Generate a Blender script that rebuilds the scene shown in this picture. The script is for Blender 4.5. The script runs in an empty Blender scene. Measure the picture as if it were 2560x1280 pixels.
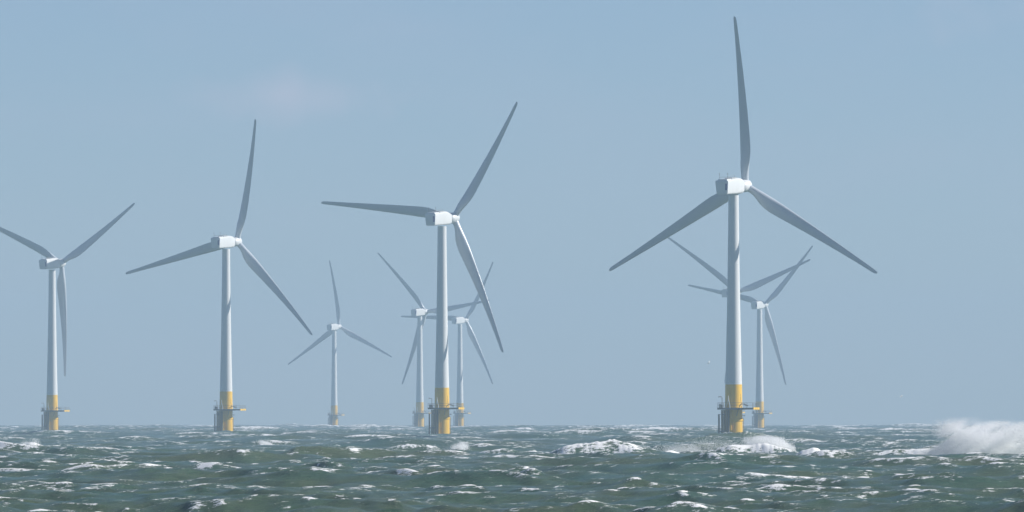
import bpy, math, random
import numpy as np
from mathutils import Vector, Matrix

sc = bpy.context.scene
COL = sc.collection
rad = math.radians

# ------------------------------------------------------------------ camera
EYE = 6.5                 # eye height above mean sea level, metres
F = 26400.0               # focal length in pixels of the 2560 px wide frame
Y0 = 1030.3               # image row of eye level
RE = 7.4e6                # earth radius, with refraction
cam = bpy.data.cameras.new('camera')
cam.sensor_width = 36.0
cam.lens = F / 2560.0 * 36.0
cam.clip_start = 1.0
cam.clip_end = 60000.0
cam_o = bpy.data.objects.new('camera', cam)
COL.objects.link(cam_o)
cam_o.location = (0, 0, EYE)
cam_o.rotation_euler = (math.pi / 2 + math.atan((Y0 - 640.0) / F), 0, 0)
sc.camera = cam_o

# ------------------------------------------------------------------ light
SUN_AZ, SUN_EL = 83.0, 32.0       # clockwise from straight ahead, above the horizon
world = bpy.data.worlds.new("World")
sc.world = world
world.use_nodes = True
nt = world.node_tree
bg = nt.nodes['Background']
sky = nt.nodes.new('ShaderNodeTexSky')
sky.sky_type = 'NISHITA'
sky.sun_disc = False
sky.sun_elevation = rad(SUN_EL)
sky.sun_rotation = rad(SUN_AZ)
sky.air_density = 0.52
sky.dust_density = 0.25
sky.ozone_density = 3.8
bg.inputs['Strength'].default_value = 0.08
# a faint rosy cloud low in the sky, laid out by direction
def N(t, **kw):
    n = nt.nodes.new(t)
    for k, v in kw.items():
        setattr(n, k, v)
    return n
def M2(op, a, b=None, c=None):
    n = N('ShaderNodeMath', operation=op)
    for i, v in enumerate((a, b, c)):
        if v is None: continue
        if isinstance(v, (int, float)): n.inputs[i].default_value = v
        else: nt.links.new(v, n.inputs[i])
    return n.outputs[0]
tc = N('ShaderNodeTexCoord')
sep = N('ShaderNodeSeparateXYZ')
nt.links.new(tc.outputs['Generated'], sep.inputs[0])
az = M2('DIVIDE', sep.outputs[0], sep.outputs[1])
el = M2('DIVIDE', sep.outputs[2], sep.outputs[1])
cu = M2('DIVIDE', M2('SUBTRACT', az, (720 - 1280) / F), 270 / F)
cv = M2('DIVIDE', M2('SUBTRACT', el, (Y0 - 238) / F), 66 / F)
noi = N('ShaderNodeTexNoise')
noi.inputs['Scale'].default_value = 170.0
noi.inputs['Detail'].default_value = 3.0
nt.links.new(tc.outputs['Generated'], noi.inputs['Vector'])
rr = M2('SQRT', M2('ADD', M2('MULTIPLY', cu, cu), M2('MULTIPLY', cv, cv)))
mask = M2('SUBTRACT', M2('ADD', 0.85, M2('MULTIPLY', M2('SUBTRACT', noi.outputs[0], 0.5), 1.6)), M2('MULTIPLY', rr, 0.75))
cu2 = M2('DIVIDE', M2('SUBTRACT', az, (2420 - 1280) / F), 230 / F)
cv2 = M2('DIVIDE', M2('SUBTRACT', el, (Y0 - 30) / F), 80 / F)
rr2 = M2('SQRT', M2('ADD', M2('MULTIPLY', cu2, cu2), M2('MULTIPLY', cv2, cv2)))
mask = M2('MAXIMUM', mask, M2('SUBTRACT', M2('ADD', 0.4, M2('MULTIPLY', M2('SUBTRACT', noi.outputs[0], 0.5), 1.2)), M2('MULTIPLY', rr2, 0.4)))
mask = M2('MULTIPLY', M2('MULTIPLY', M2('MAXIMUM', M2('MINIMUM', mask, 1.0), 0.0), 0.42), M2('GREATER_THAN', sep.outputs[1], 0.0))
mix = N('ShaderNodeMix', data_type='RGBA')
nt.links.new(mask, mix.inputs[0])
nt.links.new(sky.outputs[0], mix.inputs[6])
mix.inputs[7].default_value = (6.0, 5.9, 7.1, 1)
# thin veils of uneven moisture
noi2 = N('ShaderNodeTexNoise'); noi2.inputs['Scale'].default_value = 38.0; noi2.inputs['Detail'].default_value = 4.0
mp2 = N('ShaderNodeMapping'); mp2.inputs['Scale'].default_value = (1, 1, 3.0)
nt.links.new(tc.outputs['Generated'], mp2.inputs[0]); nt.links.new(mp2.outputs[0], noi2.inputs['Vector'])
veil = N('ShaderNodeMix', data_type='RGBA')
nt.links.new(M2('MULTIPLY', M2('MAXIMUM', M2('SUBTRACT', noi2.outputs[0], 0.4), 0.0), 0.5), veil.inputs[0])
nt.links.new(mix.outputs[2], veil.inputs[6]); veil.inputs[7].default_value = (4.6, 5.0, 6.4, 1)
nt.links.new(veil.outputs[2], bg.inputs['Color'])

sun = bpy.data.lights.new('sun', 'SUN')
sun.energy = 5.0
sun.angle = rad(0.5)
sun.color = (1.0, 0.955, 0.89)
sun_o = bpy.data.objects.new('sun', sun)
COL.objects.link(sun_o)
sdir = Vector((math.cos(rad(SUN_EL)) * math.sin(rad(SUN_AZ)), math.cos(rad(SUN_EL)) * math.cos(rad(SUN_AZ)), math.sin(rad(SUN_EL))))
sun_o.rotation_euler = sdir.to_track_quat('Z', 'Y').to_euler()
sun_o.location = (300, 0, 200)

sc.view_settings.view_transform = 'Standard'
sc.view_settings.look = 'None'
sc.view_settings.exposure = 0.33
sc.view_settings.gamma = 1.0
sc.render.engine = 'CYCLES'
sc.cycles.use_denoising = True
sc.cycles.max_bounces = 24
sc.cycles.diffuse_bounces = 20
sc.cycles.transmission_bounces = 20
sc.cycles.volume_bounces = 0
sc.cycles.transparent_max_bounces = 16

# ------------------------------------------------------------------ helpers
def at(px, py, d):
    """world point that stands at distance d in the direction of a photo pixel"""
    return Vector((d * (px - 1280.0) / F, d, EYE + d * (Y0 - py) / F))
def sea_z(d):
    return -d * d / (2 * RE)
def sea_dist(py):
    """distance of the mean sea surface seen at a photo row"""
    e = (py - Y0) / F
    return RE * (e - math.sqrt(max(e * e - 2 * EYE / RE, 0)))

def material(name, base, rough=0.5, var=0.0, vscale=1.0, metallic=0.0, streak=None):
    m = bpy.data.materials.new(name)
    m.use_nodes = True
    t = m.node_tree
    p = t.nodes['Principled BSDF']
    p.inputs['Roughness'].default_value = rough
    p.inputs['Metallic'].default_value = metallic
    p.inputs['Base Color'].default_value = (*base, 1)
    if var > 0:
        c = t.nodes.new('ShaderNodeTexCoord')
        mp = t.nodes.new('ShaderNodeMapping')
        mp.inputs['Scale'].default_value = streak or (1, 1, 1)
        n = t.nodes.new('ShaderNodeTexNoise')
        n.inputs['Scale'].default_value = vscale
        n.inputs['Detail'].default_value = 5
        r = t.nodes.new('ShaderNodeMapRange')
        r.inputs[1].default_value = 0.35; r.inputs[2].default_value = 0.7
        r.inputs[3].default_value = 1.0; r.inputs[4].default_value = 1.0 - var
        x = t.nodes.new('ShaderNodeMix'); x.data_type = 'RGBA'; x.blend_type = 'MULTIPLY'
        x.inputs[0].default_value = 1.0
        x.inputs[6].default_value = (*base, 1)
        t.links.new(c.outputs['Object'], mp.inputs[0]); t.links.new(mp.outputs[0], n.inputs[0])
        t.links.new(n.outputs[0], r.inputs[0]); t.links.new(r.outputs[0], x.inputs[7])
        t.links.new(x.outputs[2], p.inputs['Base Color'])
    return m

WHITE = material('white paint', (0.76, 0.78, 0.78), 0.35, 0.06, 0.35, streak=(1, 1, 0.15))
BLADE = material('blade gel coat', (0.55, 0.60, 0.65), 0.3, 0.05, 0.2)
YELLOW = material('yellow paint', (0.92, 0.56, 0.02), 0.4, 0.14, 0.9, streak=(1.6, 1.6, 0.25))
PILE = material('weathered yellow paint', (0.90, 0.54, 0.02), 0.45, 0.25, 1.1, streak=(1.8, 1.8, 0.2))
STEEL = material('grey steel', (0.20, 0.20, 0.17), 0.5, 0.25, 1.5)
OCHRE = material('dull ochre steel', (0.42, 0.33, 0.14), 0.55, 0.35, 1.0, streak=(1.5, 1.5, 0.3))
OLIVE = material('dull olive steel', (0.20, 0.20, 0.14), 0.55, 0.3, 1.0, streak=(1.5, 1.5, 0.3))
GALV = material('pale galvanised steel', (0.78, 0.78, 0.76), 0.4, 0.1, 1.0)
BLUE = material('dark blue panel', (0.02, 0.05, 0.25), 0.4, 0.1, 1.0)
ROOFGREY = material('grey roof coating', (0.40, 0.42, 0.43), 0.6, 0.15, 1.0)

class MB:
    """collects simple solids into one mesh"""
    def __init__(s):
        s.v = []; s.f = []
    def add(s, vs, fs):
        o = len(s.v)
        s.v += [tuple(v) for v in vs]
        s.f += [tuple(i + o for i in f) for f in fs]
    def loft(s, rings, cap=True, closed=True):
        n = len(rings[0]); vs = [p for r in rings for p in r]; fs = []
        for k in range(len(rings) - 1):
            for i in range(n if closed else n - 1):
                j = (i + 1) % n
                fs.append((k * n + i, k * n + j, (k + 1) * n + j, (k + 1) * n + i))
        if cap:
            fs.append(tuple(reversed(range(n))))
            fs.append(tuple(range((len(rings) - 1) * n, len(rings) * n)))
        s.add(vs, fs)
    def tube(s, pts, r, n=8):
        pts = [Vector(p) for p in pts]; rings = []
        rs = r if isinstance(r, (list, tuple)) else [r] * len(pts)
        for i, p in enumerate(pts):
            t = (pts[min(i + 1, len(pts) - 1)] - pts[max(i - 1, 0)]).normalized()
            a = t.cross(Vector((0, 0, 1)) if abs(t.z) < 0.95 else Vector((0, 1, 0))).normalized()
            b = t.cross(a)
            rings.append([p + (a * math.cos(2 * math.pi * k / n) + b * math.sin(2 * math.pi * k / n)) * rs[i] for k in range(n)])
        s.loft(rings)
    def lathe(s, prof, n=48, c=(0, 0)):
        s.loft([[(c[0] + r * math.cos(2 * math.pi * k / n), c[1] + r * math.sin(2 * math.pi * k / n), z) for k in range(n)] for r, z in prof])
    def box(s, c, d, rz=0.0):
        ca, sa = math.cos(rz), math.sin(rz); vs = []
        for z in (-1, 1):
            for x, y in ((-1, -1), (1, -1), (1, 1), (-1, 1)):
                X, Y = x * d[0] / 2, y * d[1] / 2
                vs.append((c[0] + X * ca - Y * sa, c[1] + X * sa + Y * ca, c[2] + z * d[2] / 2))
        s.add(vs, [(3, 2, 1, 0), (4, 5, 6, 7), (0, 1, 5, 4), (1, 2, 6, 5), (2, 3, 7, 6), (3, 0, 4, 7)])
    def build(s, name, m, parent=None, smooth=True, loc=None, rot=None, sharp=40):
        me = bpy.data.meshes.new(name)
        me.from_pydata(s.v, [], s.f)
        me.validate(); me.update()
        if smooth:
            me.polygons.foreach_set('use_smooth', [True] * len(me.polygons))
            me.set_sharp_from_angle(angle=rad(sharp))
        me.materials.append(m)
        o = bpy.data.objects.new(name, me)
        COL.objects.link(o)
        if parent: o.parent = parent
        if loc: o.location = loc
        if rot: o.rotation_euler = rot
        return o

def tag(o, label=None, cat=None, group=None, kind=None):
    if label: o['label'] = label
    if cat: o['category'] = cat
    if group: o['group'] = group
    if kind: o['kind'] = kind

def np_mesh(name, v, f, m, smooth=True):
    """mesh from numpy arrays; f is (n,k) with constant k"""
    me = bpy.data.meshes.new(name)
    v = np.ascontiguousarray(v, np.float32); f = np.ascontiguousarray(f, np.int32)
    n, k = f.shape
    me.vertices.add(len(v)); me.vertices.foreach_set('co', v.ravel())
    me.loops.add(n * k); me.loops.foreach_set('vertex_index', f.ravel())
    me.polygons.add(n); me.polygons.foreach_set('loop_start', np.arange(0, n * k, k, dtype=np.int32))
    if smooth: me.polygons.foreach_set('use_smooth', np.ones(n, dtype=bool))
    me.update(calc_edges=True)
    me.materials.append(m)
    o = bpy.data.objects.new(name, me)
    COL.objects.link(o)
    return o

# ------------------------------------------------------------------ sea
rng = np.random.default_rng(11)
WIND = rad(28.0)                                   # wind comes from ahead and to the right
wd = np.array([-math.sin(WIND), -math.cos(WIND)])   # direction the waves run
cd = np.array([math.cos(WIND), -math.sin(WIND)])    # along the crests

NW = 230
lam = np.exp(rng.uniform(math.log(1.1), math.log(75.0), NW))
spread = rng.normal(0, 1.0, NW) * np.where(lam > 14, 0.36, 0.55) * np.clip((30.0 / lam) ** 0.15, 0.75, 1.25)
kk = 2 * math.pi / lam
ang = math.atan2(wd[1], wd[0]) + spread
kx, ky = kk * np.cos(ang), kk * np.sin(ang)
eps = 0.0245 * np.where(lam > 32, (32 / lam) ** 1.3, 1.0) * np.where(lam < 9, 1.1, 1.0) * rng.uniform(0.6, 1.3, NW)
amp = eps / kk
pha = rng.uniform(0, 2 * math.pi, NW)

# breaking crests: photo column, photo row of the foot, half length along crest (m), height (m), foam, foam depth behind (m)
BREAKERS = [
    (1482, 1150, 7.0, 2.4, 1.0, 5.0), (1395, 1149, 5.0, 1.0, 0.75, 4.0), (1580, 1149, 6.0, 1.1, 0.75, 4.0), (1660, 1151, 6.0, 0.9, 0.85, 3.0),
    (1900, 1146, 5.5, 1.2, 1.0, 3.0), (1800, 1146, 6.0, 0.7, 0.75, 3.0), (1730, 1149, 6.0, 0.9, 0.85, 3.0),
    (2030, 1154, 3.4, 2.1, 1.0, 3.0), (2085, 1162, 2.4, 0.9, 0.85, 2.0),
    (2012, 1124, 2.2, 1.4, 0.45, 0.8), (2270, 1151, 7.0, 1.2, 1.0, 4.0), (2215, 1147, 2.8, 1.6, 1.0, 2.0),
    (2350, 1154, 6.0, 1.1, 0.9, 4.0), (2480, 1160, 7.0, 0.5, 0.6, 3.0), (2540, 1158, 4.0, 0.5, 0.4, 1.0),
    (1150, 1143, 3.4, 1.0, 0.95, 2.0), (1050, 1141, 4.5, 0.9, 0.8, 3.0), (1240, 1142, 4.5, 0.6, 0.65, 3.0),
    (960, 1146, 6.0, 0.5, 0.5, 4.0), (976, 1126, 6.0, 1.7, 0.0, 1.0), (1100, 1115, 3.0, 0.8, 0.6, 0.8),
    (78, 1131, 2.4, 1.2, 1.0, 1.0), (50, 1131, 2.6, 0.6, 0.8, 1.0), (140, 1148, 5.0, 0.8, 0.7, 1.2), (25, 1146, 3.0, 0.6, 0.5, 1.0),
    (662, 1127, 2.2, 1.0, 1.0, 1.0), (640, 1127, 2.6, 0.5, 0.7, 1.0), (690, 1137, 5.0, 0.8, 0.0, 1.0), (620, 1142, 3.5, 0.5, 0.5, 2.0),
    (300, 1133, 5.5, 0.6, 0.5, 2.0), (445, 1154, 3.0, 0.7, 0.45, 1.2), (800, 1146, 3.0, 1.2, 0.5, 1.0), (780, 1160, 4.5, 1.2, 0.0, 1.0),
    (2090, 1174, 1.9, 0.7, 0.9, 0.8), (1318, 1219, 1.3, 0.8, 0.55, 0.5), (1250, 1237, 2.0, 0.4, 0.45, 0.7),
    (1330, 1206, 2.4, 0.4, 0.6, 0.6), (1190, 1228, 2.0, 0.4, 0.7, 0.5), (1415, 1240, 1.2, 0.4, 0.6, 0.5),
    (405, 1215, 2.0, 0.5, 0.9, 0.9), (310, 1202, 1.0, 0.35, 0.7, 0.5), (55, 1243, 3.0, 0.3, 0.7, 2.0), (160, 1236, 1.6, 0.3, 0.55, 1.0),
    (1885, 1223, 2.0, 0.5, 0.75, 0.7), (1880, 1240, 1.0, 0.35, 0.7, 0.5), (2310, 1215, 1.4, 0.5, 0.65, 0.5),
    (690, 1224, 1.5, 0.35, 0.6, 0.5), (650, 1210, 2.2, 0.55, 0.2, 0.5), (1130, 1272, 1.5, 0.35, 0.7, 0.5), (2300, 1275, 1.2, 0.55, 0.5, 0.5),
    (1480, 1168, 2.0, 0.4, 0.7, 0.7), (1560, 1174, 2.2, 0.5, 0.75, 0.8), (1905, 1170, 1.8, 0.3, 0.8, 0.7), (1965, 1190, 1.6, 0.35, 0.7, 0.7),
    (1840, 1184, 1.7, 0.35, 0.6, 0.6), (1240, 1156, 2.0, 0.3, 0.7, 0.7), (970, 1164, 1.5, 0.3, 0.7, 0.6), (2140, 1262, 1.6, 0.3, 0.5, 0.5),
    (2525, 1216, 1.6, 0.4, 0.5, 0.5), (2060, 1240, 2.4, 0.4, 0.0, 0.5), (600, 1224, 3.0, 0.45, 0.0, 0.5), (1700, 1236, 3.0, 0.4, 0.0, 0.5),
    # smooth crests standing before the near foundations
    (1835, 1109, 13.0, 1.75, 0.0, 2.0), (1106, 1098.7, 12.0, 1.2, 0.0, 2.0), (566, 1091, 12.0, 1.2, 0.0, 2.0),
    # the outer belt of broken water
    (870, 1138, 4.0, 0.7, 0.6, 1.5), (1000, 1133, 4.0, 0.8, 0.75, 2.0), (1200, 1132, 5.0, 0.9, 0.65, 2.0), (1300, 1142, 4.0, 0.5, 0.6, 2.0), (1345, 1146, 4.0, 0.5, 0.6, 2.0),
    (1640, 1148, 5.0, 0.6, 0.6, 3.0), (2080, 1160, 2.5, 0.6, 0.6, 2.0), (2140, 1150, 3.0, 0.5, 0.5, 2.0), (2320, 1166, 4.0, 0.4, 0.6, 2.0), (2440, 1172, 4.0, 0.3, 0.7, 1.5),
    (230, 1152, 3.0, 0.5, 0.6, 1.0), (560, 1136, 3.0, 0.6, 0.6, 1.0), (480, 1118, 3.0, 0.6, 0.6, 1.0), (720, 1126, 3.0, 0.5, 0.5, 1.0), (380, 1104, 3.0, 0.6, 0.6, 1.0),
    (1060, 1170, 3.0, 0.3, 0.4, 1.0), (1130, 1164, 2.0, 0.5, 0.6, 1.0), (200, 1180, 2.0, 0.3, 0.45, 0.6), (540, 1172, 2.0, 0.3, 0.45, 0.6), (820, 1190, 2.0, 0.4, 0.6, 0.6),
    (960, 1180, 2.4, 0.5, 0.6, 0.8), (1400, 1190, 2.0, 0.4, 0.5, 0.6), (1620, 1206, 2.0, 0.4, 0.6, 0.6), (1700, 1190, 2.4, 0.5, 0.5, 0.8), (2240, 1184, 2.0, 0.4, 0.6, 0.6),
    (2400, 1196, 2.4, 0.4, 0.6, 0.6), (2440, 1240, 1.6, 0.4, 0.5, 0.5), (1560, 1256, 1.4, 0.35, 0.6, 0.4), (840, 1250, 1.4, 0.35, 0.6, 0.4), (480, 1262, 1.4, 0.35, 0.5, 0.4), (230, 1200, 2.0, 0.4, 0.5, 0.6),
    # far bank, near the horizon
    (1690, 1080, 22.0, 1.7, 1.0, 16.0), (1560, 1076, 16.0, 1.3, 0.9, 12.0), (1760, 1078, 14.0, 1.5, 0.9, 14.0), (1920, 1082, 16.0, 1.4, 1.0, 5.0),
    (1640, 1070, 25.0, 1.6, 0.9, 20.0), (1500, 1068, 18.0, 1.7, 0.7, 14.0), (1300, 1068, 18.0, 1.9, 0.8, 12.0), (1800, 1069, 20.0, 1.6, 0.8, 15.0),
    (2245, 1081, 7.0, 1.2, 0.95, 5.0), (2125, 1071, 14.0, 1.3, 0.8, 8.0), (2330, 1072, 20.0, 1.2, 0.7, 8.0), (1318, 1078, 5.0, 0.9, 0.8, 4.0),
    (1360, 1090, 4.0, 0.9, 0.6, 2.5), (910, 1070, 12.0, 1.2, 0.8, 6.0), (48, 1072, 6.0, 1.0, 0.8, 4.0), (320, 1069, 14.0, 1.5, 0.7, 6.0),
    (420, 1070, 12.0, 1.3, 0.6, 6.0), (745, 1068, 14.0, 1.6, 0.6, 8.0), (470, 1092, 4.0, 0.8, 0.6, 2.0), (620, 1086, 6.0, 0.8, 0.5, 2.0),
    (1490, 1090, 5.0, 0.9, 0.45, 1.5), (2170, 1106, 3.0, 0.5, 0.6, 0.8), (2240, 1108, 2.0, 0.5, 0.6, 0.8), (30, 1087, 6.0, 0.5, 0.6, 1.5),
]

def wave_field(X, Y, rows_step):
    """Gerstner sum on a grid; returns displacement and the crest compression"""
    dx = np.zeros_like(X); dy = np.zeros_like(X); dz = np.zeros_like(X); comp = np.zeros_like(X)
    for i in range(NW):
        w = np.clip((lam[i] / rows_step - 2.6) / 2.0, 0, 1).astype(np.float32)   # leave out what the grid cannot carry
        if w.max() <= 0: continue
        on = np.where(w > 0)[0]; a0, a1 = on[0], on[-1] + 1
        p = kx[i] * X[a0:a1] + ky[i] * Y[a0:a1] + pha[i]
        c = np.cos(p) * w[a0:a1, None]; s = np.sin(p) * w[a0:a1, None]
        q = 0.95
        dz[a0:a1] += amp[i] * c
        dx[a0:a1] -= q * amp[i] * (kx[i] / kk[i]) * s
        dy[a0:a1] -= q * amp[i] * (ky[i] / kk[i]) * s
        comp[a0:a1] += amp[i] * kk[i] * c
    return dx, dy, dz, comp

# polar sheet round the camera: fine where the lens looks, coarse elsewhere
def rows():
    r = [2.0]
    while r[-1] < 640: r.append(r[-1] * 1.09)
    r[-1] = 640.0
    while r[-1] < 1750: r.append(r[-1] * (1 + 0.0006))
    while r[-1] < 9200: r.append(r[-1] * (1 + 0.00115))
    return np.array(r)
RR = rows()
core = np.linspace(-3.3, 3.3, 921)
side = 3.3 + np.cumsum(0.009 * 1.11 ** np.arange(1, 75)); side = side[side < 76]
TH = np.radians(np.concatenate([-side[::-1], core, side]))
step = np.gradient(RR)
g_r, g_t = np.meshgrid(RR, TH, indexing='ij')
X = (g_r * np.sin(g_t)).astype(np.float32); Y = (g_r * np.cos(g_t)).astype(np.float32)
step_full = step.copy()
DX, DY, DZ, CP = wave_field(X, Y, step_full)
# wind lanes: patches where more crests break
def soft_noise(X, Y, sx, sy, n, seed):
    r = np.random.default_rng(seed); out = np.zeros_like(X)
    for i in range(n):
        a = r.uniform(0, 2 * math.pi); k = 2 * math.pi * r.uniform(0.5, 1.6)
        u = (X * cd[0] + Y * cd[1]) / sx; v = (X * wd[0] + Y * wd[1]) / sy
        out += np.sin(k * (u * math.cos(a) + v * math.sin(a)) + r.uniform(0, 6.28)).astype(np.float32)
    return out / math.sqrt(n / 2)
lane = soft_noise(X, Y, 30, 55, 14, 3)
fine = soft_noise(X, Y, 5, 9, 16, 4)
cs = CP / (CP.std(axis=1, keepdims=True) + 1e-6)
FOAM = np.clip((cs - 2.05 + 0.34 * lane + 0.30 * fine) * 0.55, 0, 0.62)
CREST = np.clip(0.5 + 0.25 * cs + 0.12 * lane, 0, 1)
# old foam lying in streaks
FOAM = np.maximum(FOAM, np.clip((lane + 0.7 * fine - 2.0) * 0.22, 0, 0.3))
for (bx, by, hl, hh, fo, back) in BREAKERS:
    d = sea_dist(by) if by > 1066.5 else 6200.0 - 300 * (1066 - by)
    cx, cy = d * (bx - 1280) / F, d
    j = np.where((RR > d - 4 * hl - 30) & (RR < d + 4 * hl + 30))[0]
    a0, a1 = j[0], j[-1] + 1
    tt = (bx - 1280) / F; hw = 3.2 * hl / d + 6 / d
    i = np.where((TH > tt - hw) & (TH < tt + hw))[0]
    if len(i) == 0: continue
    b0, b1 = i[0], i[-1] + 1
    xs = X[a0:a1, b0:b1] - cx; ys = Y[a0:a1, b0:b1] - cy
    ca = rad(9.0)                                            # these crests lie nearly across the view
    u = xs * math.cos(ca) - ys * math.sin(ca); w = -(xs * math.sin(ca) + ys * math.cos(ca))
    u0 = u / hl
    wob = 0.25 * np.sin(u * 1.7 / max(hl, 1) * 2.3 + bx) + 0.15 * np.sin(u * 5.1 / max(hl, 1) + by)
    sc_f = max(0.8 * hh + 0.4, step[(a0 + a1) // 2] * 1.2); sc_b = max(1.6 * hh + 0.8, back * 0.6, step[(a0 + a1) // 2] * 1.6)
    ww = w + wob * hl * 0.18 - sc_f
    prof = np.where(ww > 0, np.exp(-(ww / sc_f) ** 2), np.exp(-(ww / sc_b) ** 2)) * np.exp(-np.abs(u0) ** 2.4)
    tiny = soft_noise(X[a0:a1, b0:b1], Y[a0:a1, b0:b1], max(0.9, d / 2600), max(1.6, d / 1300), 14, int(bx))
    ragged = 1.0 + (0.03 if fo > 0.99 else 0.07) * fine[a0:a1, b0:b1] + 0.03 * tiny
    DZ[a0:a1, b0:b1] += hh * prof * ragged
    fp = np.where(ww > 0, np.exp(-(ww / (sc_f * 1.2)) ** 2), np.exp(-(ww / max(back, sc_f)) ** 2)) * np.exp(-np.abs(u0 / 1.08) ** 3)
    FOAM[a0:a1, b0:b1] = np.maximum(FOAM[a0:a1, b0:b1], (0.86 if fo > 0.79 else 0.64) * fo * fp * (0.95 + 0.22 * fine[a0:a1, b0:b1] + 0.22 * tiny))
fade = np.clip((g_r - 30) / 200, 0, 1)
Z = (-(g_r ** 2) / (2 * RE) + DZ * fade - 0.05).astype(np.float32)
V = np.stack([X + DX * fade, Y + DY * fade, Z], -1).reshape(-1, 3)
nr, ntv = g_r.shape
ids = np.arange(nr * ntv, dtype=np.int32).reshape(nr, ntv)
FQ = np.stack([ids[:-1, :-1], ids[:-1, 1:], ids[1:, 1:], ids[1:, :-1]], -1).reshape(-1, 4)

def sea_material():
    m = bpy.data.materials.new('sea water'); m.use_nodes = True
    t = m.node_tree; L = t.links.new
    p = t.nodes['Principled BSDF']; out = t.nodes['Material Output']
    def n(ty, **kw):
        x = t.nodes.new(ty)
        for k, v in kw.items(): setattr(x, k, v)
        return x
    co = n('ShaderNodeTexCoord')
    def noise(scale, detail, rough, sc3, rot=WIND):
        mp = n('ShaderNodeMapping'); mp.inputs['Scale'].default_value = sc3; mp.inputs['Rotation'].default_value = (0, 0, rot)
        L(co.outputs['Object'], mp.inputs[0])
        x = n('ShaderNodeTexNoise'); x.inputs['Scale'].default_value = scale
        x.inputs['Detail'].default_value = detail; x.inputs['Roughness'].default_value = rough
        L(mp.outputs[0], x.inputs['Vector']); return x.outputs[0]
    def math_(op, a, b=None):
        x = n('ShaderNodeMath', operation=op)
        for i, v in enumerate((a, b)):
            if v is None: continue
            if isinstance(v, (int, float)): x.inputs[i].default_value = v
            else: L(v, x.inputs[i])
        return x.outputs[0]
    at_ = n('ShaderNodeAttribute', attribute_name='foam')
    foam = at_.outputs['Fac']
    crest = n('ShaderNodeAttribute', attribute_name='crest').outputs['Fac']
    # body colour: silty green, patchy
    patch = noise(0.05, 4, 0.6, (1, 2.0, 1))
    ramp = n('ShaderNodeMix', data_type='RGBA')
    r1 = n('ShaderNodeMapRange'); r1.inputs[1].default_value = 0.35; r1.inputs[2].default_value = 0.65
    L(patch, r1.inputs[0]); L(r1.outputs[0], ramp.inputs[0])
    ramp.inputs[6].default_value = (0.058, 0.140, 0.092, 1); ramp.inputs[7].default_value = (0.105, 0.150, 0.070, 1)
    L(ramp.outputs[2], p.inputs['Base Color'])
    p.inputs['Roughness'].default_value = 0.16
    p.inputs['IOR'].default_value = 1.333
    p.inputs['Specular IOR Level'].default_value = 0.26
    b1 = n('ShaderNodeBump'); b1.inputs['Strength'].default_value = 0.9; b1.inputs['Distance'].default_value = 0.75
    h1 = noise(1.3, 9, 0.74, (0.5, 1.0, 1.0)); L(h1, b1.inputs['Height'])
    L(b1.outputs[0], p.inputs['Normal'])
    # foam
    f1 = noise(2.4, 9, 0.8, (0.5, 1.0, 1.0)); f2 = noise(0.45, 5, 0.65, (0.6, 1.0, 1.0))
    v = math_('ADD', foam, math_('ADD', math_('MULTIPLY', math_('SUBTRACT', f1, 0.5), 3.6), math_('MULTIPLY', math_('SUBTRACT', f2, 0.5), 0.9)))
    v = math_('MULTIPLY', v, math_('GREATER_THAN', foam, 0.02))
    mr = n('ShaderNodeMapRange', interpolation_type='SMOOTHSTEP'); mr.inputs[1].default_value = 0.38; mr.inputs[2].default_value = 0.52
    L(v, mr.inputs[0])
    # scattered flecks
    f3 = math_('ADD', noise(1.1, 9, 0.8, (0.45, 1.0, 1.0)), math_('MULTIPLY', crest, 0.16)); mr2 = n('ShaderNodeMapRange', interpolation_type='SMOOTHSTEP'); mr2.inputs[1].default_value = 0.71; mr2.inputs[2].default_value = 0.77
    L(f3, mr2.inputs[0])
    fac = math_('MAXIMUM', mr.outputs[0], math_('MULTIPLY', mr2.outputs[0], 0.85))
    fm = n('ShaderNodeBsdfPrincipled'); fm.inputs['Base Color'].default_value = (0.95, 0.955, 0.95, 1); fm.inputs['Roughness'].default_value = 0.8
    fm.inputs['Specular IOR Level'].default_value = 0.2
    b2 = n('ShaderNodeBump'); b2.inputs['Strength'].default_value = 0.6; b2.inputs['Distance'].default_value = 0.2
    L(noise(0.8, 6, 0.65, (1, 1, 1)), b2.inputs['Height']); L(b2.outputs[0], fm.inputs['Normal'])
    ms = n('ShaderNodeMixShader'); L(fac, ms.inputs[0]); L(p.outputs[0], ms.inputs[1]); L(fm.outputs[0], ms.inputs[2])
    L(ms.outputs[0], out.inputs['Surface'])
    return m
sea = np_mesh('sea', V, FQ, sea_material())
att = sea.data.attributes.new('foam', 'FLOAT', 'POINT')
att.data.foreach_set('value', FOAM.astype(np.float32).ravel())
att2 = sea.data.attributes.new('crest', 'FLOAT', 'POINT')
att2.data.foreach_set('value', CREST.astype(np.float32).ravel())
tag(sea, kind='structure')

# ------------------------------------------------------------------ wind turbines
HUB = 60.0
OVER = 6.5
def ring_n(n, r, z): return [(r * math.cos(2 * math.pi * k / n), r * math.sin(2 * math.pi * k / n), z) for k in range(n)]

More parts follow.
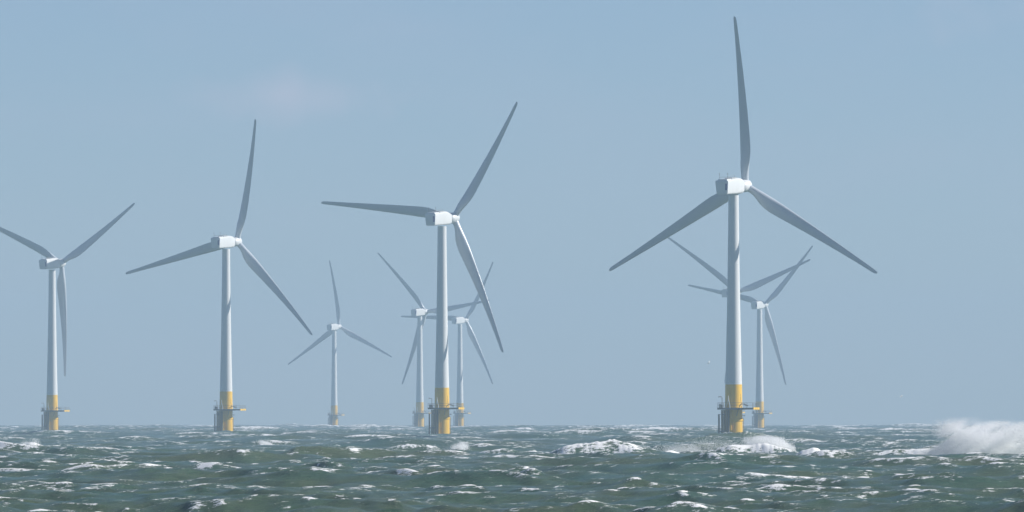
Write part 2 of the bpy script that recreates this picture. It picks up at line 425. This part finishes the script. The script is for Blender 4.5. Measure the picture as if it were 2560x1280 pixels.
def blade_mesh(BEND):
    RAD = 40.0
    S = [  # radius, chord, thickness ratio, twist (deg), circle blend
        (1.1, 1.75, 1.0, 30, 1.0), (2.0, 1.75, 1.0, 30, 1.0), (3.0, 1.85, 0.95, 30, 0.85), (4.2, 2.25, 0.72, 29, 0.5), (5.6, 2.85, 0.50, 27, 0.2),
        (7.2, 3.15, 0.38, 25, 0.04), (8.8, 3.25, 0.32, 23, 0), (11, 3.1, 0.28, 20.5, 0), (14, 2.8, 0.25, 18, 0), (18, 2.45, 0.22, 15.5, 0),
        (22, 2.10, 0.20, 13.5, 0), (26, 1.78, 0.18, 12, 0), (30, 1.47, 0.17, 11, 0), (34, 1.17, 0.16, 10, 0), (37, 1.0, 0.16, 9.5, 0),
        (39.0, 0.86, 0.17, 9, 0), (39.6, 0.74, 0.18, 9, 0), (39.95, 0.52, 0.18, 9, 0), (40.1, 0.2, 0.18, 9, 0)]
    n = 24; mb = MB(); rings = []
    for r, c, tk, tw, cb in S:
        b = rad(tw); ring = []
        for k in range(n):
            a = 2 * math.pi * k / n
            x = 0.5 - 0.5 * math.cos(a)
            # aerofoil thickness, suction side up for a in (0, pi)
            yt = 5 * tk * (0.2969 * math.sqrt(x) - 0.126 * x - 0.3516 * x * x + 0.2843 * x ** 3 - 0.1036 * x ** 4)
            cam_ = 0.03 * (1 - (2 * x - 0.8) ** 2) * (1 - cb)
            ya = cam_ + (yt if math.sin(a) >= 0 else -yt)
            yc = 0.5 * math.sin(a); xc = x
            y = ya * (1 - cb) + yc * cb
            pa = 0.3 * (1 - cb) + 0.5 * cb
            le = (pa - x) * c                      # + towards the leading edge
            su = y * c
            X_ = -(le * math.cos(b) + su * math.sin(b))   # leading edge towards -x
            Y_ = le * math.sin(b) - su * math.cos(b)
            ring.append((X_, Y_ - BEND * (r / RAD) ** 2, math.sqrt(max(r * r - (BEND * (r / RAD) ** 2) ** 2, 0))))
        rings.append(ring)
    mb.loft(rings)
    return mb

def rounded_section(y, wt, wb, zb, zt, rc, n=5):
    pts = []
    cor = [(wt / 2, zt, 0), (-wt / 2, zt, 90), (-wb / 2, zb, 180), (wb / 2, zb, 270)]
    for (x, z, a0) in cor:
        sx = -1 if x > 0 else 1; sz = -1 if z > 0 else 1
        for k in range(n):
            a = rad(a0 + 90 * k / (n - 1))
            pts.append((x + sx * rc + rc * math.cos(a), y, z + sz * rc + rc * math.sin(a)))
    return pts

PH = rad(-13.0)                               # heading of the work platform
e1 = Vector((math.cos(PH), math.sin(PH), 0)); e2 = Vector((-math.sin(PH), math.cos(PH), 0))
PC = Vector((1.05, 0, 0)); PL, PW, PZ = 8.5, 7.0, 8.0
def pp(a, b, z): return PC + e1 * a + e2 * b + Vector((0, 0, z))

def make_turbine():
    root = bpy.data.objects.new('wind_turbine', None); COL.objects.link(root)
    root.empty_display_size = 3
    m = MB(); m.lathe([(1.955, 13.4), (1.87, 16.5), (1.78, 20), (1.57, 30), (1.385, 41.5), (1.27, 51), (1.2, 57.6)], 56)
    tw = m.build('tower', WHITE, root)
    for z, r in ((30.0, 1.575), (41.5, 1.39)):
        m = MB(); m.lathe([(r, z - 0.06), (r + 0.015, z - 0.05), (r + 0.015, z + 0.05), (r, z + 0.06)], 48); m.build('flange', WHITE, tw)
    m = MB(); m.lathe([(2.06, 5.2), (2.04, 8.0), (1.99, 11.0), (1.96, 13.4)], 56); m.build('transition_piece', YELLOW, root)
    m = MB(); m.lathe([(2.12, -9), (2.12, 5.0)], 56); m.build('pile', PILE, root)
    m = MB(); m.lathe([(2.125, 4.7), (2.22, 4.8), (2.25, 5.0), (2.25, 5.3), (2.2, 5.42), (2.065, 5.5)], 56); m.build('collar', YELLOW, root)
    # platform
    m = MB(); m.box(pp(0, 0, PZ - 0.2), (PL, PW, 0.16), PH)
    for b in (-PW / 2 + 0.08, PW / 2 - 0.08): m.box(pp(0, b, PZ - 0.27), (PL - 0.02, 0.14, 0.42), PH)
    for a in (-PL / 2 + 0.1, -1.9, 1.0): m.box(pp(a, 0, PZ - 0.36), (0.16, PW - 0.34, 0.3), PH)
    pl = m.build('platform', STEEL, root, smooth=False)
    for b in (-2.35, 0.0, 2.35):
        m = MB(); m.box(pp(PL / 2 + 0.09, b, PZ - 0.24), (0.14, 2.15, 0.52), PH); m.build('end_board', YELLOW, pl, smooth=False)
    m = MB()
    hx, hy = PL / 2 - 0.05, PW / 2 - 0.05
    loop = [(-hx, -hy), (hx, -hy), (hx, hy), (-hx, hy)]
    for q in range(4):
        (a0, b0), (a1, b1) = loop[q], loop[(q + 1) % 4]
        for z in (0.55, 1.1): m.tube([pp(a0, b0, PZ + z), pp(a1, b1, PZ + z)], 0.035, 6)
        ns = 6 if q % 2 == 0 else 5
        for k in range(ns):
            f = k / ns
            m.tube([pp(a0 + (a1 - a0) * f, b0 + (b1 - b0) * f, PZ - 0.1), pp(a0 + (a1 - a0) * f, b0 + (b1 - b0) * f, PZ + 1.1)], 0.035, 6)
    m.build('railing', STEEL, pl)
    # brackets under the deck
    for a, b in ((-2.6, -2.6), (0.6, -2.9), (-2.6, 2.4)):
        q = pp(a, b, 0); dirv = Vector((q.x, q.y, 0)).normalized() * 2.05
        m = MB(); m.tube([(dirv.x, dirv.y, 6.0), (q.x, q.y, PZ - 0.5)], 0.1, 8); m.build('bracket', OCHRE, pl)
    # davit on the left corner
    m = MB(); bx, by = -2.75, -2.6
    m.tube([(bx, by, PZ - 0.1), (bx, by, PZ + 2.35), (bx - 0.12, by, PZ + 2.5), (bx - 0.85, by - 0.1, PZ + 2.52)], 0.085, 8)
    m.tube([(bx - 0.82, by - 0.1, PZ + 2.5), (bx - 0.82, by - 0.1, PZ + 2.25)], 0.03, 6)
    m.build('davit', STEEL, root)
    m = MB()
    m.box((-3.2, -2.3, PZ + 0.35), (0.35, 0.5, 0.9), PH); m.box((-2.85, -2.0, PZ + 0.3), (0.5, 0.4, 0.7), PH)
    m.build('equipment_cabinet', STEEL, pl, smooth=False)
    # pale curved boom with its stay
    m = MB()
    m.tube([(-0.95, -3.35, PZ - 0.1), (-1.0, -3.3, PZ + 0.6), (-1.15, -3.25, PZ + 1.3), (-1.3, -3.2, PZ + 1.9), (-1.33, -3.2, PZ + 2.75)], [0.13, 0.12, 0.11, 0.1, 0.06], 8)
    m.tube([(-1.95, -3.25, PZ - 0.1), (-1.7, -3.25, PZ + 0.6), (-1.33, -3.2, PZ + 1.95)], 0.055, 6)
    m.build('boom', GALV, root)
    # dark hose crane and whip pole on the right
    m = MB()
    m.tube([(1.2, -3.3, PZ - 0.1), (1.35, -3.3, PZ + 0.45), (1.75, -3.3, PZ + 0.82), (2.5, -3.25, PZ + 0.82), (2.9, -3.2, PZ + 0.6), (3.3, -3.2, PZ + 0.36)], 0.1, 8)
    m.tube([(2.3, -3.25, PZ + 0.82), (2.75, -3.2, PZ + 0.35), (3.2, -3.2, PZ + 0.62)], 0.06, 6)
    m.build('crane_arm', STEEL, root)
    m = MB()
    m.tube([(1.75, -3.0, PZ - 0.1), (1.72, -3.0, PZ + 0.9), (1.6, -3.0, PZ + 1.8), (1.58, -3.0, PZ + 3.2)], [0.06, 0.055, 0.05, 0.035], 6)
    m.build('pole', STEEL, root)
    # boat landing: fender tubes standing off the left side
    m = MB(); lx, ly = -3.45, -1.6
    for dy in (0.0, 1.9):
        m.tube([(-2.0, ly + dy, 6.35), (lx, ly + dy, 6.4), (lx, ly + dy, -6)], 0.19, 10)
        m.tube([(lx, ly + dy, 2.45), (-1.9, ly + dy, 2.45)], 0.14, 8)
    m.tube([(lx, ly, 4.4), (lx, ly + 1.9, 4.4)], 0.1, 8)
    m.build('boat_landing', STEEL, root)
    # cable tubes down the left front
    for k, (x, y, r, z, mat_) in enumerate(((-2.72, -0.9, 0.23, 7.4, OCHRE), (-2.2, -1.35, 0.24, 7.4, OCHRE), (-1.68, -1.95, 0.24, 7.4, OCHRE), (-1.2, -2.2, 0.2, 7.4, OLIVE))):
        m = MB(); m.tube([(x, y, z), (x, y, -8)], r, 12); m.build('cable_tube', mat_, root)
    m = MB()
    m.tube([(-0.15, -2.35, 6.65), (-0.5, -2.5, 6.55), (-0.72, -2.55, 6.2), (-0.72, -2.55, -6)], 0.14, 10)
    m.box((-0.45, -2.5, 2.6), (0.4, 0.3, 0.28))
    m.build('ladder_pipe', YELLOW, root)
    m = MB(); m.tube([(2.1, -0.75, 5.6), (2.33, -0.75, 5.0), (2.33, -0.75, -6)], 0.075, 8); m.build('drain_pipe', OCHRE, root)
    m = MB(); m.box((2.45, -0.5, 6.1), (0.34, 0.34, 0.3)); m.tube([(1.9, -0.4, 6.1), (2.4, -0.5, 6.1)], 0.06, 6); m.build('navigation_lamp', GALV, root, smooth=False)
    # nacelle: along +y, tilted with the shaft
    m = MB()
    secs = [(-6.55, 2.6, 2.2, -1.1, 1.45, 0.3), (-6.5, 3.1, 2.6, -1.4, 1.75, 0.36), (-6.42, 3.3, 2.85, -1.46, 1.88, 0.42), (-3.5, 3.38, 3.0, -1.52, 2.02, 0.45), (-0.3, 3.38, 3.05, -1.58, 2.16, 0.5),
            (1.2, 3.3, 3.0, -1.62, 2.02, 0.6), (2.3, 3.15, 2.95, -1.62, 1.78, 0.7), (3.0, 2.95, 2.8, -1.55, 1.55, 0.8), (3.25, 2.5, 2.4, -1.3, 1.25, 0.8)]
    m.loft([rounded_section(*s) for s in secs])
    return root, m

def add_nacelle(root, m, hubz, yaw):
    hy = Vector((math.sin(rad(yaw)), math.cos(rad(yaw)), 0)) * OVER
    nz = hubz - 0.45
    na = m.build('nacelle', WHITE, root, loc=(0, 0, nz), rot=(rad(4.0), 0, -rad(yaw)), sharp=35)
    p = MB(); p.box((1.2, -6.57, 0.35), (0.55, 0.03, 1.55)); p.build('rear_panel', BLUE, na, smooth=False)
    p = MB(); p.box((0.15, -5.0, 2.02), (2.3, 2.4, 0.28)); p.build('roof_cover', WHITE, na, smooth=False)
    p = MB(); p.box((0.35, -2.2, 2.2), (1.9, 2.6, 0.26)); p.build('roof_hatch', ROOFGREY, na, smooth=False)
    for x, y in ((-0.9, -5.6), (0.75, -4.6)):
        p = MB(); p.tube([(x, y, 1.85), (x, y, 3.55)], 0.04, 6); p.tube([(x - 0.22, y, 3.35), (x + 0.22, y, 3.35)], 0.03, 6); p.build('wind_mast', STEEL, na)
    p = MB()
    p.tube([(-0.9, -5.6, 2.6), (0.75, -4.6, 2.6), (0.75, -0.8, 2.75)], 0.03, 6); p.tube([(0.75, -0.8, 2.1), (0.75, -0.8, 2.75)], 0.03, 6)
    p.build('roof_rail', STEEL, na)
    h = MB()
    prof = [(1.1, -2.95), (1.35, -2.75), (1.42, -1.6), (1.5, -0.9), (1.5, 0.3), (1.36, 0.9), (1.05, 1.4), (0.6, 1.75), (0.15, 1.9)]
    h.loft([[(r * math.cos(2 * math.pi * k / 40), z, -r * math.sin(2 * math.pi * k / 40)) for k in range(40)] for r, z in prof])
    hb = h.build('hub', WHITE, root, loc=(hy.x, hy.y, hubz), rot=(rad(6.0), 0, -rad(yaw)), sharp=50)
    return na, hb

def rotor_matrix(hubz, yaw, azim):
    hy = Vector((math.sin(rad(yaw)), math.cos(rad(yaw)), 0)) * OVER
    return Matrix.Translation((hy.x, hy.y, hubz)) @ Matrix.Rotation(-rad(yaw), 4, 'Z') @ Matrix.Rotation(rad(6), 4, 'X') @ Matrix.Rotation(rad(azim), 4, 'Y')

def copy_tree(o, parent=None):
    c = o.copy(); COL.objects.link(c)
    if parent: c.parent = parent
    for ch in list(o.children): copy_tree(ch, c)
    return c

# photo scale (px per m), yaw, blade azimuth, tower column, hub row, label
TURBINES = [
    (7.084, 27.7, 57.4, 130.3, 657.1, 'leftmost white wind turbine, one blade hanging down beside its tower, left blade cut off'),
    (8.059, 29.3, 16.2, 565.2, 603.1, 'second white wind turbine from the left, one blade nearly upright, one low to the left'),
    (9.135, 29.5, 36.9, 1105.0, 543.6, 'large white wind turbine in the middle between two hazy ones, one blade level left'),
    (10.692, 26.3, 0.7, 1834.0, 462.7, 'largest and nearest white wind turbine, its top blade pointing straight up, at right'),
    (4.234, 25.9, 116.2, 835.5, 816.4, 'small hazy far wind turbine standing alone left of the middle, blades in an upright Y'),
    (4.852, 28.6, 81.0, 1049.5, 779.4, 'small hazy wind turbine just left of the large middle tower, one blade leaning down left'),
    (4.464, 30.1, 33.5, 1149.8, 799.8, 'small hazy wind turbine just right of the large middle tower, crossed by its lower blade'),
    (5.76, 26.0, 68.6, 1827.7, 730.3, 'hazy far wind turbine almost hidden behind the tower of the nearest turbine'),
    (5.211, 25.5, 44.2, 1899.0, 761.0, 'hazy far wind turbine just right of the nearest tower, its yellow base fully in view'),
]
proto, nac_mb = make_turbine()
BENDS = (4.5, 3.66, 3.9, 3.05, 3.7, 3.2, 3.95, 3.7, 3.67)     # metres the wind bows each rotor's blade tips
blade0 = None
first_parts = list(proto.children)
for i, (s, yaw, azm, tx, hy_, label) in enumerate(TURBINES):
    d = F / s
    # the tower column was read off near the nacelle
    hub = at(tx, hy_, d)
    if i == 0:
        root = proto
        na, hb = add_nacelle(root, nac_mb, HUB, yaw)
        blade0 = blade_mesh(BENDS[0]).build('blade', BLADE, root)
        blade0.matrix_local = rotor_matrix(HUB, yaw, azm)
        for k in (1, 2):
            b = blade0.copy(); COL.objects.link(b); b.parent = root; b.matrix_local = rotor_matrix(HUB, yaw, azm + 120 * k)
    else:
        root = copy_tree(proto)
        j = 0
        spare = blade_mesh(BENDS[i]).build('blade', BLADE); bmesh_i = spare.data; bpy.data.objects.remove(spare)
        for ch in root.children:
            kind = ch.name.split('.')[0]
            if kind == 'nacelle': ch.rotation_euler = (rad(4.0), 0, -rad(yaw))
            elif kind == 'hub':
                hyv = Vector((math.sin(rad(yaw)), math.cos(rad(yaw)), 0)) * OVER
                ch.location = (hyv.x, hyv.y, HUB); ch.rotation_euler = (rad(6.0), 0, -rad(yaw))
            elif kind == 'blade':
                ch.data = bmesh_i; ch.matrix_local = rotor_matrix(HUB, yaw, azm + 120 * j); j += 1
    root.location = (hub.x, hub.y, hub.z - HUB)
    tag(root, label, 'wind turbine', 'wind turbines standing in the sea')

# ------------------------------------------------------------------ spray thrown up by breaking crests
def spray_material():
    m = bpy.data.materials.new('water droplets'); m.use_nodes = True
    t = m.node_tree; t.nodes.remove(t.nodes['Principled BSDF'])
    a = t.nodes.new('ShaderNodeBsdfDiffuse'); a.inputs[0].default_value = (0.975, 0.98, 0.985, 1)
    b = t.nodes.new('ShaderNodeBsdfTranslucent'); b.inputs[0].default_value = (0.975, 0.98, 0.985, 1)
    x = t.nodes.new('ShaderNodeMixShader'); x.inputs[0].default_value = 0.5
    t.links.new(a.outputs[0], x.inputs[1]); t.links.new(b.outputs[0], x.inputs[2]); t.links.new(x.outputs[0], t.nodes['Material Output'].inputs['Surface'])
    return m
SPRAY = spray_material()
tet = np.array([(0, 1, 0), (0.87, -0.5, 0), (-0.87, -0.5, 0)], np.float32)
tetf = np.array([(0, 1, 2)], np.int32)
def make_spray(foot_row, blobs, seed, label, size=(0.02, 0.055), wisp=(3.0, 1.2), lean=0.5, sharp=1.0):
    """blobs: column, row, spread x, spread y (photo px at the foot's distance), droplets, depth in metres"""
    r = np.random.default_rng(seed); d = sea_dist(foot_row); P = []
    for (px, py, sx, sy, n, dep) in blobs:
        q = r.normal(size=(n, 3))
        q = q[(np.abs(q) < 2.6).all(1)]
        pts = np.stack([px + sx * q[:, 0], py + sy * q[:, 1], q[:, 2] * dep], -1)
        P.append(pts)
    P = np.concatenate(P)
    # torn into wisps that trail downwind
    u = (P[:, 0] * 0.9 + P[:, 1] * lean) * d / F; v = (P[:, 1] - P[:, 0] * lean) * d / F; w = P[:, 2]
    nz = np.zeros(len(P))
    for k in range(18):
        a = r.uniform(0, 6.28); f = r.uniform(0.6, 3.2)
        nz += np.sin(f * (u / wisp[0] * math.cos(a) + v / wisp[1] * math.sin(a) + w * 0.06) * 2.0 + r.uniform(0, 6.28)) / (0.5 + 0.5 * f)
    nz = (nz - nz.mean()) / nz.std()
    keep = r.uniform(size=len(P)) < np.clip(0.5 + 0.42 * nz * sharp, 0.05, 1)
    P = P[keep]
    dd = d + P[:, 2]
    W = np.stack([d * (P[:, 0] - 1280) / F, dd, EYE + d * (Y0 - P[:, 1]) / F], -1)
    base = -(d * d) / (2 * RE)
    W = W[W[:, 2] > base - 0.3]
    c = W.mean(0); c[2] = base
    n = len(W)
    sz = np.exp(r.uniform(math.log(size[0]), math.log(size[1]), n))
    ax = r.normal(size=(n, 4)); ax /= np.linalg.norm(ax, axis=1, keepdims=True)
    a, b, cc, e = ax.T
    Rm = np.stack([np.stack([1 - 2 * (cc * cc + e * e), 2 * (b * cc - e * a), 2 * (b * e + cc * a)], -1),
                   np.stack([2 * (b * cc + e * a), 1 - 2 * (b * b + e * e), 2 * (cc * e - b * a)], -1),
                   np.stack([2 * (b * e - cc * a), 2 * (cc * e + b * a), 1 - 2 * (b * b + cc * cc)], -1)], 1)
    vv = np.einsum('nij,kj->nki', Rm, tet) * sz[:, None, None] + (W - c)[:, None, :]
    ff = (tetf[None] + (np.arange(n) * 3)[:, None, None]).reshape(-1, 3)
    o = np_mesh('sea_spray', vv.reshape(-1, 3), ff, SPRAY, smooth=False)
    o.location = tuple(c)
    tag(o, label, 'spray', 'spray thrown up by breaking waves')
    return o
make_spray(1152, [(2450, 1128, 36, 13, 313500, 5.4), (2440, 1105, 36, 16, 228000, 5.4), (2490, 1102, 42, 19, 256500, 6.3), (2395, 1078, 24, 14, 57000, 5.4), (2550, 1106, 28, 21, 142500, 6.3), (2385, 1130, 36, 9, 96900, 5.4), (2455, 1070, 60, 9, 34200, 6.3)],
           21, 'tallest plume of white spray, rising above the horizon at the right edge', lean=-0.3, sharp=0.85, wisp=(1.9, 0.9))
make_spray(1144, [(1945, 1128, 17, 8, 216000, 2.7), (1917, 1117, 20, 9, 216000, 2.7), (1967, 1135, 9, 4, 52800, 2.7), (1875, 1124, 30, 9, 110400, 3.6), (1800, 1124, 45, 12, 38400, 4.5), (1720, 1128, 50, 10, 19200, 4.5), (1880, 1139, 40, 4, 96000, 2.7), (1905, 1101, 22, 5, 33600, 3.6)],
           22, 'broad white burst of spray blowing left below the nearest turbine', lean=0.5)
make_spray(1128, [(82, 1116, 8, 8, 58799, 1.8), (70, 1122, 14, 4, 37800, 1.8), (72, 1109, 9, 4, 10500, 2.25)], 23, 'small rounded burst of spray on a wave near the left edge', size=(0.02, 0.05))
make_spray(1125, [(667, 1113, 8, 7, 37800, 1.8), (655, 1121, 14, 2.5, 29399, 1.8), (660, 1107, 8, 4, 8400, 2.25)], 24, 'small pointed burst of spray in front of the second turbine from left', size=(0.02, 0.05))
make_spray(1140, [(1155, 1125, 9, 8, 31680, 1.8), (1148, 1121, 9, 5, 14080, 2.25), (1130, 1132, 20, 4, 21120, 2.25), (1050, 1124, 16, 5, 21120, 2.25)], 25, 'torn white spray on the wave in front of the large middle turbine', size=(0.02, 0.05))

# ------------------------------------------------------------------ gulls
FEATHER = material('white feathers', (0.80, 0.80, 0.79), 0.7, 0.1, 4.0)
def make_gull(px, py, d, span, nrm, label):
    m = MB()
    body = [(0.012, -0.30), (0.05, -0.26), (0.062, -0.2), (0.06, -0.14), (0.085, -0.02), (0.08, 0.1), (0.045, 0.22), (0.03, 0.3), (0.012, 0.36)]
    m.loft([[(r * math.cos(2 * math.pi * k / 12), y, r * 0.9 * math.sin(2 * math.pi * k / 12)) for k in range(12)] for r, y in body])
    for s in (-1, 1):
        st = [(0.05, -0.1, 0.1, 0.02), (0.3, -0.16, 0.06, 0.14), (0.5, -0.1, 0.06, 0.16), (0.68, 0.1, 0.13, 0.12)]
        rings = []
        for (x, y0, y1, z) in st:
            th = 0.016
            rings.append([(s * x, y0, z), (s * x, (y0 + y1) / 2, z + th), (s * x, y1, z), (s * x, (y0 + y1) / 2, z - th)])
        m.loft(rings)
    m.loft([[(-0.04, 0.3, 0.0), (0.04, 0.3, 0.0), (0.04, 0.3, 0.015), (-0.04, 0.3, 0.015)], [(-0.08, 0.44, 0.0), (0.08, 0.44, 0.0), (0.08, 0.44, 0.01), (-0.08, 0.44, 0.01)]])
    o = m.build('gull', FEATHER)
    xs_ = Vector(span).normalized(); zs_ = -Vector(nrm).normalized(); ys_ = zs_.cross(xs_).normalized(); zs_ = xs_.cross(ys_)
    o.matrix_world = Matrix.Translation(at(px, py, d)) @ Matrix((xs_, ys_, zs_)).transposed().to_4x4()
    tag(o, label, 'bird', 'gulls flying over the sea')
make_gull(1772.5, 907, 2700, (0.5, 0.3, 0.8), (0.75, -0.6, -0.25), 'small white gull banking just left of the nearest tower')
make_gull(2254, 990.5, 3000, (0.5, 0.6, 0.3), (0.7, -0.7, 0.2), 'tiny distant white gull low in the sky at right')

# ------------------------------------------------------------------ air
hz = MB(); hz.box((0, 4600, 49.0), (19000, 9500, 114.0))
haze_m = bpy.data.materials.new('haze'); haze_m.use_nodes = True
t = haze_m.node_tree
t.nodes.remove(t.nodes['Principled BSDF'])
pv = t.nodes.new('ShaderNodeVolumePrincipled')
pv.inputs['Color'].default_value = (0.58, 0.80, 0.985, 1)
pv.inputs['Density'].default_value = 0.000138
pv.inputs['Anisotropy'].default_value = 0.0
t.links.new(pv.outputs[0], t.nodes['Material Output'].inputs['Volume'])
haze = hz.build('haze', haze_m, smooth=False)
tag(haze, kind='stuff')
